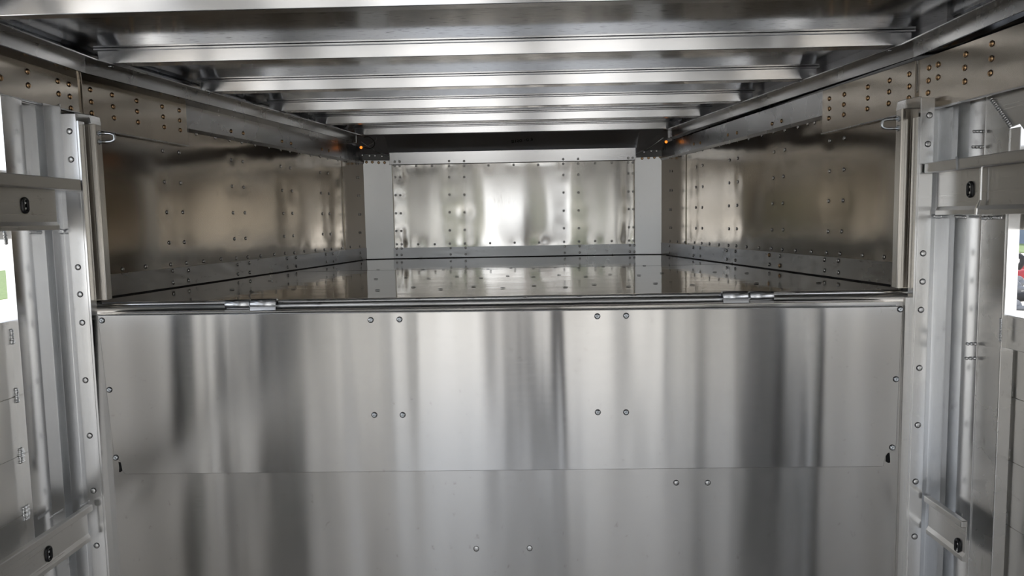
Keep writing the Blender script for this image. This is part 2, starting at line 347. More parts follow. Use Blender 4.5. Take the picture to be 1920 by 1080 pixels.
for wl_, A, B, n in ((wl, LK, LW1, LN), (wr, RK, RW1, RN)):
    mb = MB(); mb.loft([[(P[0]-n[0]*u, P[1]-n[1]*u, z) for u, z in ((0.03, DZ-0.05), (0.05, DZ-0.05), (0.05, ROOF), (0.03, ROOF))] for P in (A-(B-A)*0.03, B+(B-A)*0.06)])
    obj('outer_skin', mb, 'galv', wl_)
# kick bands and top bands along the nose walls (trim)
def band(name, A, B, n, z0, z1, off, mat, lip=None):
    o1 = n[:2]*off; mb = MB()
    prof = [(0, z0), (off, z0), (off, z1), (0, z1)]
    if lip == 'bot': prof = [(0, z0), (off*0.3, z0-0.002), (off, z0+0.010), (off, z1), (0, z1)]
    mb.loft([[(P[0]+n[0]*u, P[1]+n[1]*u, z) for u, z in prof] for P in (A, B)])
    return tag(obj(name, mb, mat), kind='structure')
LE = lerp2(LW0, LW1, 4.51); RE = lerp2(RW0, RW1, 4.51)
kL = band('trim_1', LK, LE, LN, DZ, ZK, 0.006, 'kick')
kR = band('trim_2', RK, RE, RN, DZ, ZK, 0.006, 'kick')
tL = band('trim_3', LK, LE, LN, ZT, 2.049, 0.010, 'band', 'bot')
tR = band('trim_4', RK, RE, RN, ZT-0.012, 2.034, 0.010, 'band', 'bot')
for p in [(321,508),(322,530),(351,507),(351,526),(443,496),(444,514),(465,493),(466,511),(536,485),(537,501),(553,483),(553,499),(609,477),(610,491),(622,476),(623,490),(674,474),(675,482)]: rivet(RV, onL(*p)+LN*0.007, LN, kL)
for i, p in enumerate([(1549,487),(1575,489),(1549,507),(1575,511),(1445,478),(1465,480),(1445,496),(1465,498),(1365,470),(1381,471),(1365,486),(1381,488),(1302,464),(1315,465),(1302,479),(1315,480),(1257,461),(1257,474)]):
    rivet(RVC if i in (4, 7) else RV, onR(*p)+RN*0.007, RN, kR)
for p in [(429,246),(452,250),(525,265),(542,269),(600,280),(613,283)]: rivet(RVC, onL(*p)+LN*0.010, LN, tL)
for p in [(1305,270),(1317,268),(1369,253),(1386,249),(1452,232),(1470,227)]: rivet(RVC, onR(*p)+RN*0.010, RN, tR)

# front wall
wf = thing('wall_front', (0, YB, DZ), kind='structure')
xl, xr = -0.735, 0.735
Bgrid = []
for xx, ys in ((740, (311,332,366,400,433,458)), (749, (311,332,366,400,433,458)), (842, (311,332,365,398,432,457)), (870, (311,332,365,398,431,456.5)),
               (1056, (307,328,361,395,428,453.5)), (1084, (306.5,327.5,361,394.5,428,453)), (1178, (304.5,325,359,392,426,451)), (1186.5, (304.5,325,359,392,426,451))):
    for i, y in enumerate(ys): Bgrid.append((xx+[0,1.3,2.5,4,5.5,6.5][i]*(0.6 if xx < 800 else 0.25), y))
Bgrid += [(780,311),(810,311),(916,310),(963,309),(1009,309),(1116,306),(1147,305),(784,458),(815,458),(919,456),(965,455),(1011,455),(1116,452),(1147,452)]
zb0 = onB(965, 461)[2]; zt0 = onB(965, 304.5)[2]
bd = []
for p in Bgrid:
    u, z = uz(onB(*p), (xl, YB)); bd.append((u, z, rnd.choice((0.0003, 0.0007, 0.0016)), rnd.uniform(0.03, 0.05)))
sheet_obj('wall_sheet', dented_sheet((xl, YB), (xr, YB), zb0-0.03, zt0+0.03, BN, bd, 6, seed=21, amp=0.0026, zmod=0.35, kr=(8, 26), step=0.012), 'front', wf)
for p in Bgrid: P = onB(*p); rivet(RVB, P+BN*(SHEET_H(P)+0.0004), BN, wf)
mb = MB(); mb.box(-1.0, 1.0, YB+0.06, YB+0.09, DZ-0.05, ROOF); obj('outer_skin', mb, 'galv', wf)
k = tag(obj('trim_5', MB().box(xl, xr, YB-0.007, YB-0.0005, DZ, zb0), 'kick'), kind='structure')
for x, off in ((740,0),(749,0),(842,-1),(870,-1.4),(1056,-4),(1084,-4.5),(1178,-6),(1186.5,-6)):
    for y in (466, 478): rivet(RVB, onY(x+(4 if x < 800 else 3), y+off, YB-0.007), BN, k)
hz = onB(965, 282)[2]
k = tag(obj('trim_6', MB().loft([[(x, YB-0.010, zt0), (x, YB-0.001, zt0-0.004), (x, YB-0.001, hz), (x, YB-0.021, hz)] for x in (xl-0.01, xr+0.002)]), 'hinge', bevel=0.0015), kind='structure')
for x, y in ((740,303),(749,303),(842,302),(870,302),(1056,298.5),(1084,298),(1178,296),(1186.5,296)): rivet(RVB, onY(x, y, YB-0.014), BN, k)

# corner posts either side of the front wall
def corner_panel(sx, pts, rv, label):
    (xa, ya), (xb, yb) = pts; zt = onY(707 if sx < 0 else 1222, 297.5 if sx < 0 else 291, yb)[2]
    t = thing('corner_post', (xa, ya, DZ), label, 'post', None)
    n = np.array([*nrm2(np.array([xa, ya]), np.array([xb, yb]), 1.0), 0]);
    if n[1] > 0: n = -n
    mb = MB(); a = np.array([xa, ya, 0]); b = np.array([xb, yb, 0])
    prof = [(a-n*0.02, ), (a, ), (b, ), (b-n*0.02, )]
    mb.loft([[p[0]+np.array([0, 0, z]) for p in prof] for z in (DZ+0.001, zt)])
    obj('face', mb, 'corner', t, bevel=0.002)
    for p in rv: rivet(RVC, onP(*p, [xa, ya, 0], n), n, t)
    return t, n
corner_panel(-1, (tuple(onY(680, 487, 4.50)[:2]), (-0.728, 4.545)), ((687,304),(698,304),(710,305),(721,305)), 'tall smooth aluminium corner post left of the buckled front wall sheet')
corner_panel(1, ((0.733, 4.545), tuple(onY(1253, 478, 4.50)[:2])), ((1204,297),(1216,296),(1227,295),(1238,294)), 'tall smooth aluminium corner post right of the buckled front wall sheet')

# header beam with handwritten number
hb = thing('header_beam', (0, 4.45, 2.03), 'dark brushed aluminium header beam with a handwritten number above the front wall', 'beam')
h0 = np.array([0, YB-0.005, hz+0.002]); h1 = np.array([0, 4.36, ROOF-0.002])
mb = MB(); mb.loft([[(x, h0[1], h0[2]), (x, h1[1], h1[2]), (x, h1[1]+0.2, h1[2]), (x, h0[1]+0.02, h0[2])] for x in (-0.76, 0.76)]); obj('face', mb, 'header', hb)
hn = np.cross([1., 0, 0], h1-h0); hn /= np.linalg.norm(hn)
if hn[2] > 0: hn = -hn
DG = {'5': [[(1,1),(.1,1),(.1,.55),(.7,.6),(.95,.3),(.6,0),(0,.05)]], '1': [[(.5,1),(.45,0)]], '2': [[(.05,.8),(.4,1),(.8,.75),(.1,.05),(.3,.2),(1,0)]],
      '0': [[(.5,1),(.1,.7),(.15,.2),(.5,0),(.9,.3),(.85,.8),(.5,1)]], '-': [[(.1,.5),(.95,.55)]], '3': [[(.05,.9),(.6,1),(.8,.75),(.35,.5),(.9,.4),(.75,.05),(.05,.05)]]}
mb = MB()
for ch, (px, py) in zip('5120-03', [(959,265.5),(965.5,265),(969,264.5),(974,264),(982,262.5),(987,262.3),(994.5,261.5)]):
    w = {'1': 2.5, '-': 4}.get(ch, 4.6)
    for st in DG[ch]:
        mb.tube([onP(px+q*w, py-1.6+(0.5-r)*4.6+1.2, h0, hn)+hn*0.0005 for q, r in st], 0.0022, 5)
obj('handwritten_number', mb, 'ink', hb)['label'] = 'black marker number 5120-03'

# gusset plates and screw brackets above the corner panels
def gusset(sx, label, rv):
    zt = onY(707 if sx < 0 else 1222, 297.5 if sx < 0 else 291, 4.5)[2]
    xo, xi = (-0.93, -0.74) if sx < 0 else (0.93, 0.74)
    t = thing('corner_gusset', (xi, 4.5, zt), label, 'bracket')
    mb = MB(); mb.quad((xi, 4.525, zt+0.028), (xi, 4.38, ROOF), (xo, 4.30, ROOF), (xo, 4.465, zt+0.028), 0.003)
    obj('plate', mb, 'galv', t)
    mb = MB(); a = np.array([xi, 4.515, zt+0.012]); b = np.array([xi+sx*0.13, 4.36, zt+0.085])
    mb.tube([a, (a+b)/2+np.array([0, 0, -0.010]), b], 0.0025, 6); obj('folded_edge', mb, 'band', t)
    mb = MB(); mb.quad((xo, 4.47, zt-0.01), (xi, 4.53, zt-0.01), (xi, 4.53, zt+0.029), (xo, 4.47, zt+0.029), 0.003)
    obj('strap', mb, 'dark', t)
    nn = np.array([-(4.56-4.44)*(-sx if sx < 0 else -1)*0, -1., 0])
    for p in rv: rivet(RV, onP(*p, [xo, 4.465, 0], np.cross(np.array([xi-xo, 0.06, 0]), [0, 0, 1.])), nn, t, 'screw')
gusset(-1, 'dark galvanised gusset bracket above the left corner post', ((679,291),(693,292),(703,292),(716,293)))
gusset(1, 'dark galvanised gusset bracket above the right corner post', ((1208,285),(1221,283),(1231,283),(1245,282)))

# ================================================================ ROOF RAFTERS
RY = [1.75, 2.272, 2.784, 3.284, 3.733, 4.224]
rl = ['wide bright aluminium roof rafter cut off by the top edge of the picture', 'roof rafter crossing just in front of the riveted side plates, first one whole in view',
      'roof rafter second of those wholly in view, behind the first', 'roof rafter third of those wholly in view, midway along the nose roof',
      'roof rafter fourth of those wholly in view, last but one', 'shortest roof rafter, last before the dark header beam']
def rail_x(side, y):
    if side < 0: return -1.20 if y < 2.198 else -1.20+(y-2.198)*(1.20-0.874)/(4.15-2.198)
    return 1.203 if y < 2.238 else 1.207-(y-2.238)*(1.207-0.889)/(4.29-2.238)
for i, y in enumerate(RY):
    xa, xb = rail_x(-1, y), rail_x(1, y)
    t = thing('roof_rafter', (0, y, 2.09), rl[i], 'rafter', 'roof rafters')
    mb = MB(); w = 0.05
    prof = [(y-0.0065, ROOF-0.007), (y, 2.092), (y+w, 2.092), (y+w+0.0065, ROOF-0.009)]
    if i == 0: prof = [(y-0.011, ROOF-0.007), (y, 2.092), (y+w-0.015, 2.092), (y+w-0.008, ROOF-0.009)]
    a = [(xa-0.012, p, z) for p, z in prof]; b = [(xb+0.012, p, z) for p, z in prof]
    mb.loft([a, b]); obj('web', mb, 'rafter', t, bevel=0.0018)
    mb = MB(); yy = prof[3][0]
    mb.box(xa-0.02, xb+0.02, y-0.013, yy+0.012, ROOF-0.007, ROOF-0.001); obj('flange', mb, 'rafter', t, bevel=0.001)
# rafters further back over the camera, needed only as what the metal mirrors
for k in range(1, 11):
    y = 1.75-0.5*k
    if y < YR+0.1: break
    mb = MB(); mb.loft([[(x, y-0.011, ROOF-0.002), (x, y, 2.092), (x, y+0.05, 2.092), (x, y+0.06, ROOF-0.002)] for x in (-1.2, 1.2)])
    tag(obj('roof_rafter', mb, 'rafter'), 'roof rafter over the rear of the trailer, behind the viewer', 'rafter', 'roof rafters behind the viewer')

# roof side rails
def rail(name, secs, label):
    t = thing(name, secs[0][1], label, 'rail')
    mb = MB(); mb.loft(secs); obj('extrusion', mb, 'rail', t, bevel=0.001)
    mb = MB(); mb.loft([[np.array(q[0])-[0, 0, .0008], np.array(q[1])-[0, 0, .0008], np.array(q[1])-[0, 0, .0018], np.array(q[0])-[0, 0, .0018]] for q in secs]); obj('underside_shade_strip', mb, 'under', t)  # added dark strip paints the shade on the rail underside
    mb = MB(); mb.loft([[np.array(q[2])-[0, 0, .0004], np.array(q[3])-[0, 0, .0004], np.array(q[3])-[0, 0, .0012], np.array(q[2])-[0, 0, .0012]] for q in secs]); obj('lip_shade_strip', mb, 'lip', t); return t  # added darker strip paints the shade below the lip
def sec(side, y, xf, xo, yo, zo, yl=None):
    s = side
    return [(xo, yo, zo), (xf, y, 2.050), (xf, y, 2.0855), (xf-s*0.037, (yl or y), 2.0855), (xf-s*0.037, (yl or y), 2.0895), (xf+s*0.012, y, 2.0895), (xf+s*0.012, y, 2.100), (xo, yo, 2.100)]
def wlx(y): return LK[0] if y < LK[1] else lerp2(LW0, LW1, y)[0]
def wrx(y): return RK[0]+0.07*(RK[1]-y) if y < RK[1] else lerp2(RW0, RW1, y)[0]
rail('roof_side_rail', [sec(-1, YR, -1.20, -1.283, YR, 2.047), sec(-1, 2.198, -1.20, -1.280, 2.285, 2.047)], 'near length of stepped roof rail at left, up to the mitre joint')
rail('roof_side_rail', [sec(-1, 2.1985, -1.20, -1.280, 2.2855, 2.047), sec(-1, 4.20, rail_x(-1, 4.20), wlx(4.20), 4.20, 2.047)], 'angled far length of stepped roof rail at left, above the nose wall')
rail('roof_side_rail', [sec(1, YR, 1.199, 1.285, YR, 2.032), sec(1, 1.2, 1.199, 1.275, 1.2, 2.032), sec(1, 2.238, 1.207, 1.224, 2.262, 2.036)], 'near length of stepped roof rail at right, up to the mitre joint')
rail('roof_side_rail', [sec(1, 2.2385, 1.207, 1.224, 2.2625, 2.036), sec(1, 4.27, rail_x(1, 4.27), wrx(4.27)+0.002, 4.27, 2.032)], 'angled far length of stepped roof rail at right, above the nose wall')
# cove strips between the rails and the roof
for sg, pts in ((-1, [(-1.262, YR), (-1.262, 2.2), (-0.935, 4.25)]), (1, [(1.268, YR), (1.268, 2.24), (0.955, 4.30)])):
    mb = MB(); mb.loft([[(x, y, 2.100), (x-sg*0.012, y, 2.104), (x-sg*0.012, y, 2.124), (x, y, ROOF-0.001), (x+sg*0.03, y, ROOF-0.001), (x+sg*0.03, y, 2.100)] for x, y in pts])
    tag(obj('trim_7' if sg < 0 else 'trim_8', mb, 'band'), kind='structure')
# rail bolts
RAILS = [o for o in bpy.data.objects if o.name.startswith('roof_side_rail')]
for sg, pxs in ((-1, ((208,124),(393,175),(520,210),(611,237))), (1, ((1667,94),(1501,152),(1388,193),(1306,222)))):
    rt = [o for o in RAILS if 'far' in o['label'] and (('left' in o['label']) == (sg < 0))][0]
    for p in pxs: rivet(SCW, onZ(*p, 2.0838), (0, 0, -1), rt, 'bolt')

# marker lamps at the rail ends
def marker(sg, px, py, label):
    P = onY(px, py, 4.26); t = thing('marker_lamp', P, label, 'lamp')
    mb = MB(); secs = []
    for k in range(7):
        a = -math.pi/2+math.pi*k/6; secs.append([P+np.array([0.008*math.cos(a)*math.cos(q), 0.008*math.sin(a), 0.008*math.cos(a)*math.sin(q)]) for q in [2*math.pi*j/12 for j in range(12)]])
    mb.loft(secs, smooth=True); obj('lens', mb, 'lamp', t)
    mb = MB(); mb.tube([P+np.array([0, 0.004, 0]), P+np.array([0, 0.03, 0])], 0.010, 14); obj('housing', mb, 'grime_rim_shade', t)
marker(-1, 677, 276.5, 'small glowing orange marker lamp at the end of the left roof rail')
marker(1, 1249, 266, 'small glowing orange marker lamp at the end of the right roof rail')
# end blocks of the rails
for sg, P, lab in ((-1, (-0.895, 4.235, 2.058), 'dark end block closing the left roof rail above its lamp'), (1, (0.915, 4.30, 2.058), 'dark end block closing the right roof rail above its lamp')):
    mb = MB(); mb.box(P[0]-0.035, P[0]+0.035, P[1]-0.03, P[1]+0.0, P[2]-0.012, P[2]+0.034)
    tag(obj('rail_end_block', mb, 'header', bevel=0.002), lab, 'block')
def wire(pts, mat, r, label):
    P = [onY(x, y, d) for x, y, d in pts]; Q = []
    for i in range(len(P)-1):
        p0, p1, p2, p3 = P[max(i-1, 0)], P[i], P[i+1], P[min(i+2, len(P)-1)]
        for s in range(6):
            u = s/6; Q.append(0.5*((2*p1)+(-p0+p2)*u+(2*p0-5*p1+4*p2-p3)*u*u+(-p0+3*p1-3*p2+p3)*u**3))
    Q.append(P[-1]); mb = MB(); mb.tube(Q, r, 8); tag(obj('lamp_wire', mb, mat), label, 'wire')
wire([(682,257,4.24),(692,257,4.23),(701,264,4.22),(702,272,4.22),(696,278,4.23),(683,277,4.25)], 'wireb', 0.0022, 'looped black wire hanging beside the left marker lamp')
wire([(704,256,4.24),(705,262,4.22),(700,268,4.22),(690,273,4.23),(679,276,4.26)], 'wirew', 0.0013, 'thin white wire crossing the black loop by the left marker lamp')

# ================================================================ RIVETED SIDE PLATES
def side_plate(A, B, zt, zb0_, zb1_, n, off, rv, label):
    n = np.array(n, float); o_ = n*off; t = thing('riveted_plate', (A[0], A[1], zb0_), label, 'plate')
    a = np.array([A[0], A[1], 0]); b = np.array([B[0], B[1], 0]); z = lambda h: np.array([0, 0, h])
    mb = MB(); mb.loft([[a+z(zb0_), a+o_+z(zb0_), a+o_+z(zt), a+z(zt)], [b+z(zb1_), b+o_+z(zb1_), b+o_+z(zt), b+z(zt)]]); obj('plate', mb, 'bronze', t, bevel=0.001)
    for p in rv: rivet(RVC, onP(*p, a+o_, n), n, t)
    mb = MB(); mb.loft([[a+z(zb0_-.004), a+o_*1.3+z(zb0_-.004), a+o_*1.3+z(zb0_), a+z(zb0_)], [b+z(zb1_-.004), b+o_*1.3+z(zb1_-.004), b+o_*1.3+z(zb1_), b+z(zb1_)]]); obj('bottom_lip', mb, 'band', t)
nl = np.array([1., 0, 0]); XL = LK[0]
yk = LK[1]
side_plate((XL, -2.8), (XL, yk), 2.05, 1.941, 1.947, nl, 0.006, [(1,146),(51,134),(53,160),(108,152),(129,158),(110,176),(131,181),(133,203)], 'near bronze-toned riveted plate at left, above the corrugated side post')
e1 = onL(345, 240)
side_plate(lerp2(LW0, LW1, onL(148, 180)[1]), (e1[0], e1[1]), 2.05, 1.905, 1.898, LN, 0.013, [(169,168),(171,191),(172,212),(210,178),(212,200),(214,221),(256,189),(257,209),(259,229),(304,200),(306,219),(308,238),(336,207),(337,226),(338,244)], 'far bronze-toned riveted plate at left, overlapping the nose wall behind the U-bolt')
e2 = onR(1548, 220)
side_plate(RK, (e2[0], e2[1]), 2.034, 1.893, 1.887, RN, 0.013, [(1555,185),(1555,204),(1554,222),(1583,177),(1582,196),(1582,215),(1627,163),(1627,184),(1626,204),(1668,151),(1667,172),(1666,194),(1705,139),(1705,162),(1704,184)], 'far bronze-toned riveted plate at right, overlapping the nose wall behind the U-bolt')
NR = (wrx(1.2), 1.2); nn_ = nrm2(np.array(NR), RK, -1); nrr = np.array([*nn_, 0])
side_plate(NR, (RK[0], RK[1]), 2.034, 1.889, 1.889, nrr, 0.006, [(1742,127),(1741,151),(1740,174),(1759,121),(1759,145),(1811,102),(1809,127),(1809,153),(1860,82),(1859,110),(1857,137)], 'near bronze-toned riveted plate at right, above the corrugated side post')

# ================================================================ PARTITION BELOW THE DECK
pl, pr_ = onY(167, 620, 2.105)[0]-0.03, onY(1704, 620, 2.105)[0]+0.03
part = thing('partition_wall', (0, 2.11, 0), 'large grey aluminium partition sheet below the hinged flap', 'panel')
mb = MB(); mb.box(pl, pr_, 2.110, 2.116, 0.0, 1.352); obj('sheet', mb, 'lower', part)
for p, r in (((1268,905), RVL), ((1327,905), RVL), ((893,1029), RVD), ((993,1028), RVD)): rivet(r, onY(*p, 2.110), BN, part)
# side flanges that frame the flap
for a, b in ((164.5, 174), (1696, 1709)):
    x0, x1 = onY(a, 590, 2.100)[0], onY(b, 590, 2.100)[0]
    mb = MB(); mb.box(min(x0, x1), max(x0, x1), 2.098, 2.110, 0.0, 1.366); obj('edge_flange', mb, 'gate', part, bevel=0.001)
for pts in (((222,866),(226,867),(229,874),(229.5,882),(226,885.5),(223,885),(223.5,877)), ((1668,849),(1664.5,850),(1661,855),(1660.5,865),(1665,868),(1669,867.5),(1669,862))):
    q = [onY(x, y, 2.1095) for x, y in pts]; slot = MB(); slot.loft([q, [p+np.array([0, 0.0004, 0]) for p in q]]); obj('slot_hole', slot, 'ink', part)
# hinged flap
YF = 2.090
flap = thing('hinged_flap', (0, YF, 1.34), 'wide brushed aluminium hinged flap held by screws, hanging under the hinge rod', 'flap')
out = [onY(x, y, YF) for x, y in ((183,592),(183.5,598),(213.5,856),(216,861),(224,863),(226,868),(229,883),(235,889.5),(1652,875),(1657,874),(1658.5,864),(1662,852),(1668,848),(1675,847),(1680,842),(1692,580),(1692,575))]
nseg = 60; pts_top = [onY(183,590.5,YF)*(1-k/nseg)+onY(1692,574,YF)*k/nseg for k in range(nseg+1)]
mb = MB(); mb.loft([out, [p+np.array([0, 0.004, 0]) for p in out]])
obj('panel', mb, 'panel', flap, bevel=0.0015)
zt_ = out[0][2]; zt2 = out[-1][2]
mb = MB(); mb.loft([[(x, YF+0.0045, z-0.014), (x, YF+0.0045, z-0.010), (x, 2.172, z-0.010), (x, 2.172, z-0.014)] for x, z in ((out[0][0], zt_), (out[-1][0], zt2))]); obj('top_flange', mb, 'dark', flap)  # dark tone paints in the shade and dark reflection of the ledge
mb = MB(); mb.tube([(out[0][0]+0.0005, YF+0.003, zt_-0.0005), (out[-1][0]-0.0005, YF+0.003, zt2-0.0005)], 0.0024, 12); obj('top_hem', mb, 'rod', flap)
for p in [(191,601),(205,731),(217,858),(1688,580),(1680,711),(1673,839),(695,600),(749,599),(1120,593),(1174,592),(702,778),(755,778),(1121,773),(1174,773)]:
    rivet(SCW, onY(*p, YF-0.0005), BN, flap, 'screw')
for x in (213, 415, 575+57, 832, 1037, 1240, 1475, 1664):
    P = onY(x, 575, 2.13); rivet(SCW, (P[0], 2.118, zt_-0.0098), (0, 0, 1), flap, 'bolt')
# deck edge lip behind the rod
mb = MB(); xe0, xe1 = onY(170, 570, 2.18)[0], onY(1706, 548, 2.18)[0]
mb.loft([[(x, 2.176, 1.345), (x, 2.176, DZ-0.006), (x, 2.180, DZ-0.0005), (x, 2.184, DZ-0.0005), (x, 2.184, 1.345)] for x in (xe0, xe1)])
tag(obj('deck_edge_lip', mb, 'post', bevel=0.002), 'rounded aluminium edge lip of the raised deck behind the hinge rod', 'edge lip')
# hinge rod
a = onY(172, 573.5, 2.160); b = onY(1704, 552, 2.160); zr = 1.3625
mb = MB(); mb.tube([(a[0], 2.155, 1.3640), (b[0], 2.155, 1.3610)], 0.0103, 24)
tag(obj('hinge_rod', mb, 'rod'), 'long round hinge rod running across the edge of the raised deck', 'rod')
def hinge(x0, x1, x2, sleeve_left, label):
    t = thing('hinge', (x1, 2.16, zr-0.01), label, 'hinge'); s0, s1, k0, k1 = (x0, x1-0.002, x1+0.001, x2) if sleeve_left else (x1+0.003, x2, x0, x1-0.003)
    def cyl(xa, xb, R, r):
        mb = MB(); n = 24; ring = lambda x, q: [(x, 2.155+q*math.cos(2*math.pi*k/n), zr+0.0075+q*math.sin(2*math.pi*k/n)) for k in range(n)]
        mb.loft([ring(xa, r), ring(xa, R-0.001), ring(xa+0.001, R), ring(xb-0.001, R), ring(xb, R-0.001), ring(xb, r)], caps=False, smooth=False)
        for p in range(len(mb.smooth)): mb.smooth[p] = True
        return mb
    obj('sleeve', cyl(s0, s1, 0.0148, 0.0100), 'hinge', t)
    obj('knuckle', cyl(k0, k1, 0.0160, 0.0100), 'hinge', t)
    mb = MB(); mb.loft([[(x, 2.140, zr+0.003), (x, 2.137, zr-0.006), (x, 2.137, zt_+0.001), (x, 2.150, zt_+0.001), (x, 2.150, zr)] for x in (k0, k1)]); obj('leaf', mb, 'hinge', t, bevel=0.001)
    mb = MB(); mb.box(s0, s1, 2.141, 2.165, zt_+0.0005, zt_+0.004); obj('pad', mb, 'gate', t)
hinge(-0.805, -0.731, -0.655, True, 'bright hinge knuckle and sleeve on the rod at left')
hinge(0.637, 0.712, 0.783, False, 'bright hinge knuckle and sleeve on the rod at right')

# ================================================================ CORRUGATED SIDE POSTS
def plan_strip(verts, z0, z1, side, th=0.003, mat='post', smooth=False):
    """vertical extrusion from a plan outline; th is added behind"""
    mb = MB(); s = side
    me = bpy.data.meshes.new('strip'); vs = []; fs = []
    n = len(verts)
    for z in (z0, z1):
        for x, y in verts: vs.append((x, y, z))
    for i in range(n-1): fs.append((i, i+1, n+i+1, n+i))
    me.from_pydata(vs, [], fs)
    c = Vector(((verts[0][0]+verts[1][0])/2, (verts[0][1]+verts[1][1])/2, 0)); 
    if me.polygons[0].normal.dot(Vector((-s, -0.01, 0))) < 0: me.flip_normals()
    o = bpy.data.objects.new('strip', me); me.materials.append(M[mat])
    sd_ = o.modifiers.new('solid', 'SOLIDIFY'); sd_.thickness = th; sd_.offset = -1
    bv = o.modifiers.new('bevel', 'BEVEL'); bv.width = 0.0012; bv.segments = 2; bv.limit_method = 'ANGLE'; bv.angle_limit = math.radians(12); bv.harden_normals = True
    for p in me.polygons: p.use_smooth = True
    return o
def cx(col, X=None, Y=None, row=500):
    P = onX(col, row, X) if X is not None else onY(col, row, Y); return (float(P[0]), float(P[1]))
# left post
Lp = thing('side_post', (-1.24, 2.05, 0), 'corrugated aluminium side post with a riveted flange at left of the partition', 'post')
YG = 2.08
v = [(-1.283, cx(26, X=-1.283)[1]), (-1.283, cx(26, X=-1.283)[1]+0.001)]
A0 = cx(26, X=-1.262); A1 = cx(47, X=-1.258); A2 = cx(64, X=-1.262)
prof = [(-1.285, A0[1]), A0, A1, A2, (-1.29, A2[1]-0.004), cx(88, X=-1.29), cx(103, X=-1.243), cx(125, X=-1.243), cx(133, Y=YG)]
G1 = cx(161, Y=YG)
o = plan_strip(prof, 0, 1.945, -1); o.name = 'corrugated_profile'; put(o, Lp)
gtop = onY(130, 213, YG)[2]
mb = MB(); mb.box(cx(133, Y=YG)[0], G1[0], YG, YG+0.003, 0, gtop); o = obj('flange', mb, 'post', Lp, bevel=0.0008)
for p in [(130,246),(133,299),(146,501),(150,552),(154,605),(160,713),(168,817),(175,920),(181,1023)]: rivet(RVL, onY(*p, YG-0.0005), BN, Lp)
mb = MB(); mb.box(G1[0]+0.0005, G1[0]+0.006, YG+0.001, 2.11, 0, gtop-0.02); obj('backing_strip', mb, 'post', Lp)
# right post
Rp = thing('side_post', (1.24, 2.05, 0), 'corrugated aluminium side post with a riveted flange at right of the partition', 'post')
B0 = cx(1837, X=1.2445); B1 = cx(1824, X=1.2420); B2 = cx(1808, X=1.243)
prof = [(1.285, B0[1]), B0, B1, B2, (1.275, B2[1]-0.004), cx(1787, X=1.275), cx(1777, X=1.228), cx(1751, X=1.228), cx(1743, Y=YG)]
o = plan_strip(prof, 0, 1.905, 1); o.name = 'corrugated_profile'; put(o, Rp)
H0 = cx(1718, Y=YG); g0 = cx(1743, Y=YG)
mb = MB(); mb.box(H0[0], g0[0], YG, YG+0.003, 0, onY(1740, 183, YG)[2]); obj('flange', mb, 'post', Rp, bevel=0.0008)
for p in [(1743,216),(1740,270),(1731,475),(1730,528),(1727,581),(1724,690),(1721,797),(1717,903),(1715,1006)]: rivet(RVL, onY(*p, YG-0.0005), BN, Rp)
mb = MB(); mb.box(H0[0]-0.006, H0[0]-0.0005, YG+0.001, 2.11, 0, 1.86); obj('backing_strip', mb, 'post', Rp)
# weld marks on the right post
for (xa, xb, y) in ((1828,1840,247),(1826,1839,276),(1815,1829,645),(1813,1828,672)):
    mb = MB()
    for k in range(3):
        P = onX(xa+(xb-xa)*k/2, y, 1.238); mb.tube([P+np.array([0, -0.004, 0]), P+np.array([-0.003, 0, 0.001]), P+np.array([0, 0.004, 0])], 0.004, 8)
    obj('weld_bead', mb, 'weld', Rp)

# wide post beyond it, next to the window on the right
wp = thing('wide_post', (1.25, 1.94, 0), 'broad flat dull aluminium post beside the window opening at right', 'post')
W0 = cx(1838, X=1.247); W1 = cx(1882, X=1.247)
mb = MB(); mb.box(1.247, 1.28, W1[1], W0[1]-0.001, 0, 1.89); obj('tube', mb, 'postdark', wp, bevel=0.002)
g = [onX(*p, 1.244) for p in ((1858,178),(1925,158),(1925,250),(1912,232),(1896,238))]
mb = MB(); mb.loft([g, [p+np.array([0.004, 0, 0]) for p in g]]); obj('gusset_plate', mb, 'gate', wp)
mb = MB(); 
for k in range(15):
    q = k/14; P = onX(1860+(1896-1860)*q, 186+(236-186)*q, 1.243); mb.tube([P+np.array([-0.001, -0.004, 0.003]), P+np.array([-0.003, 0, 0]), P+np.array([-0.001, 0.004, -0.003])], 0.0028, 7)
obj('weld_bead', mb, 'weld', wp)
mb = MB(); a = onX(1890, 236, 1.25); b = onX(1912, 300, 1.25); mb.box(1.25, 1.285, onX(1912, 280, 1.25)[1], onX(1890, 280, 1.25)[1], 1.735, 1.80); obj('short_stub', mb, 'post', wp, bevel=0.002)

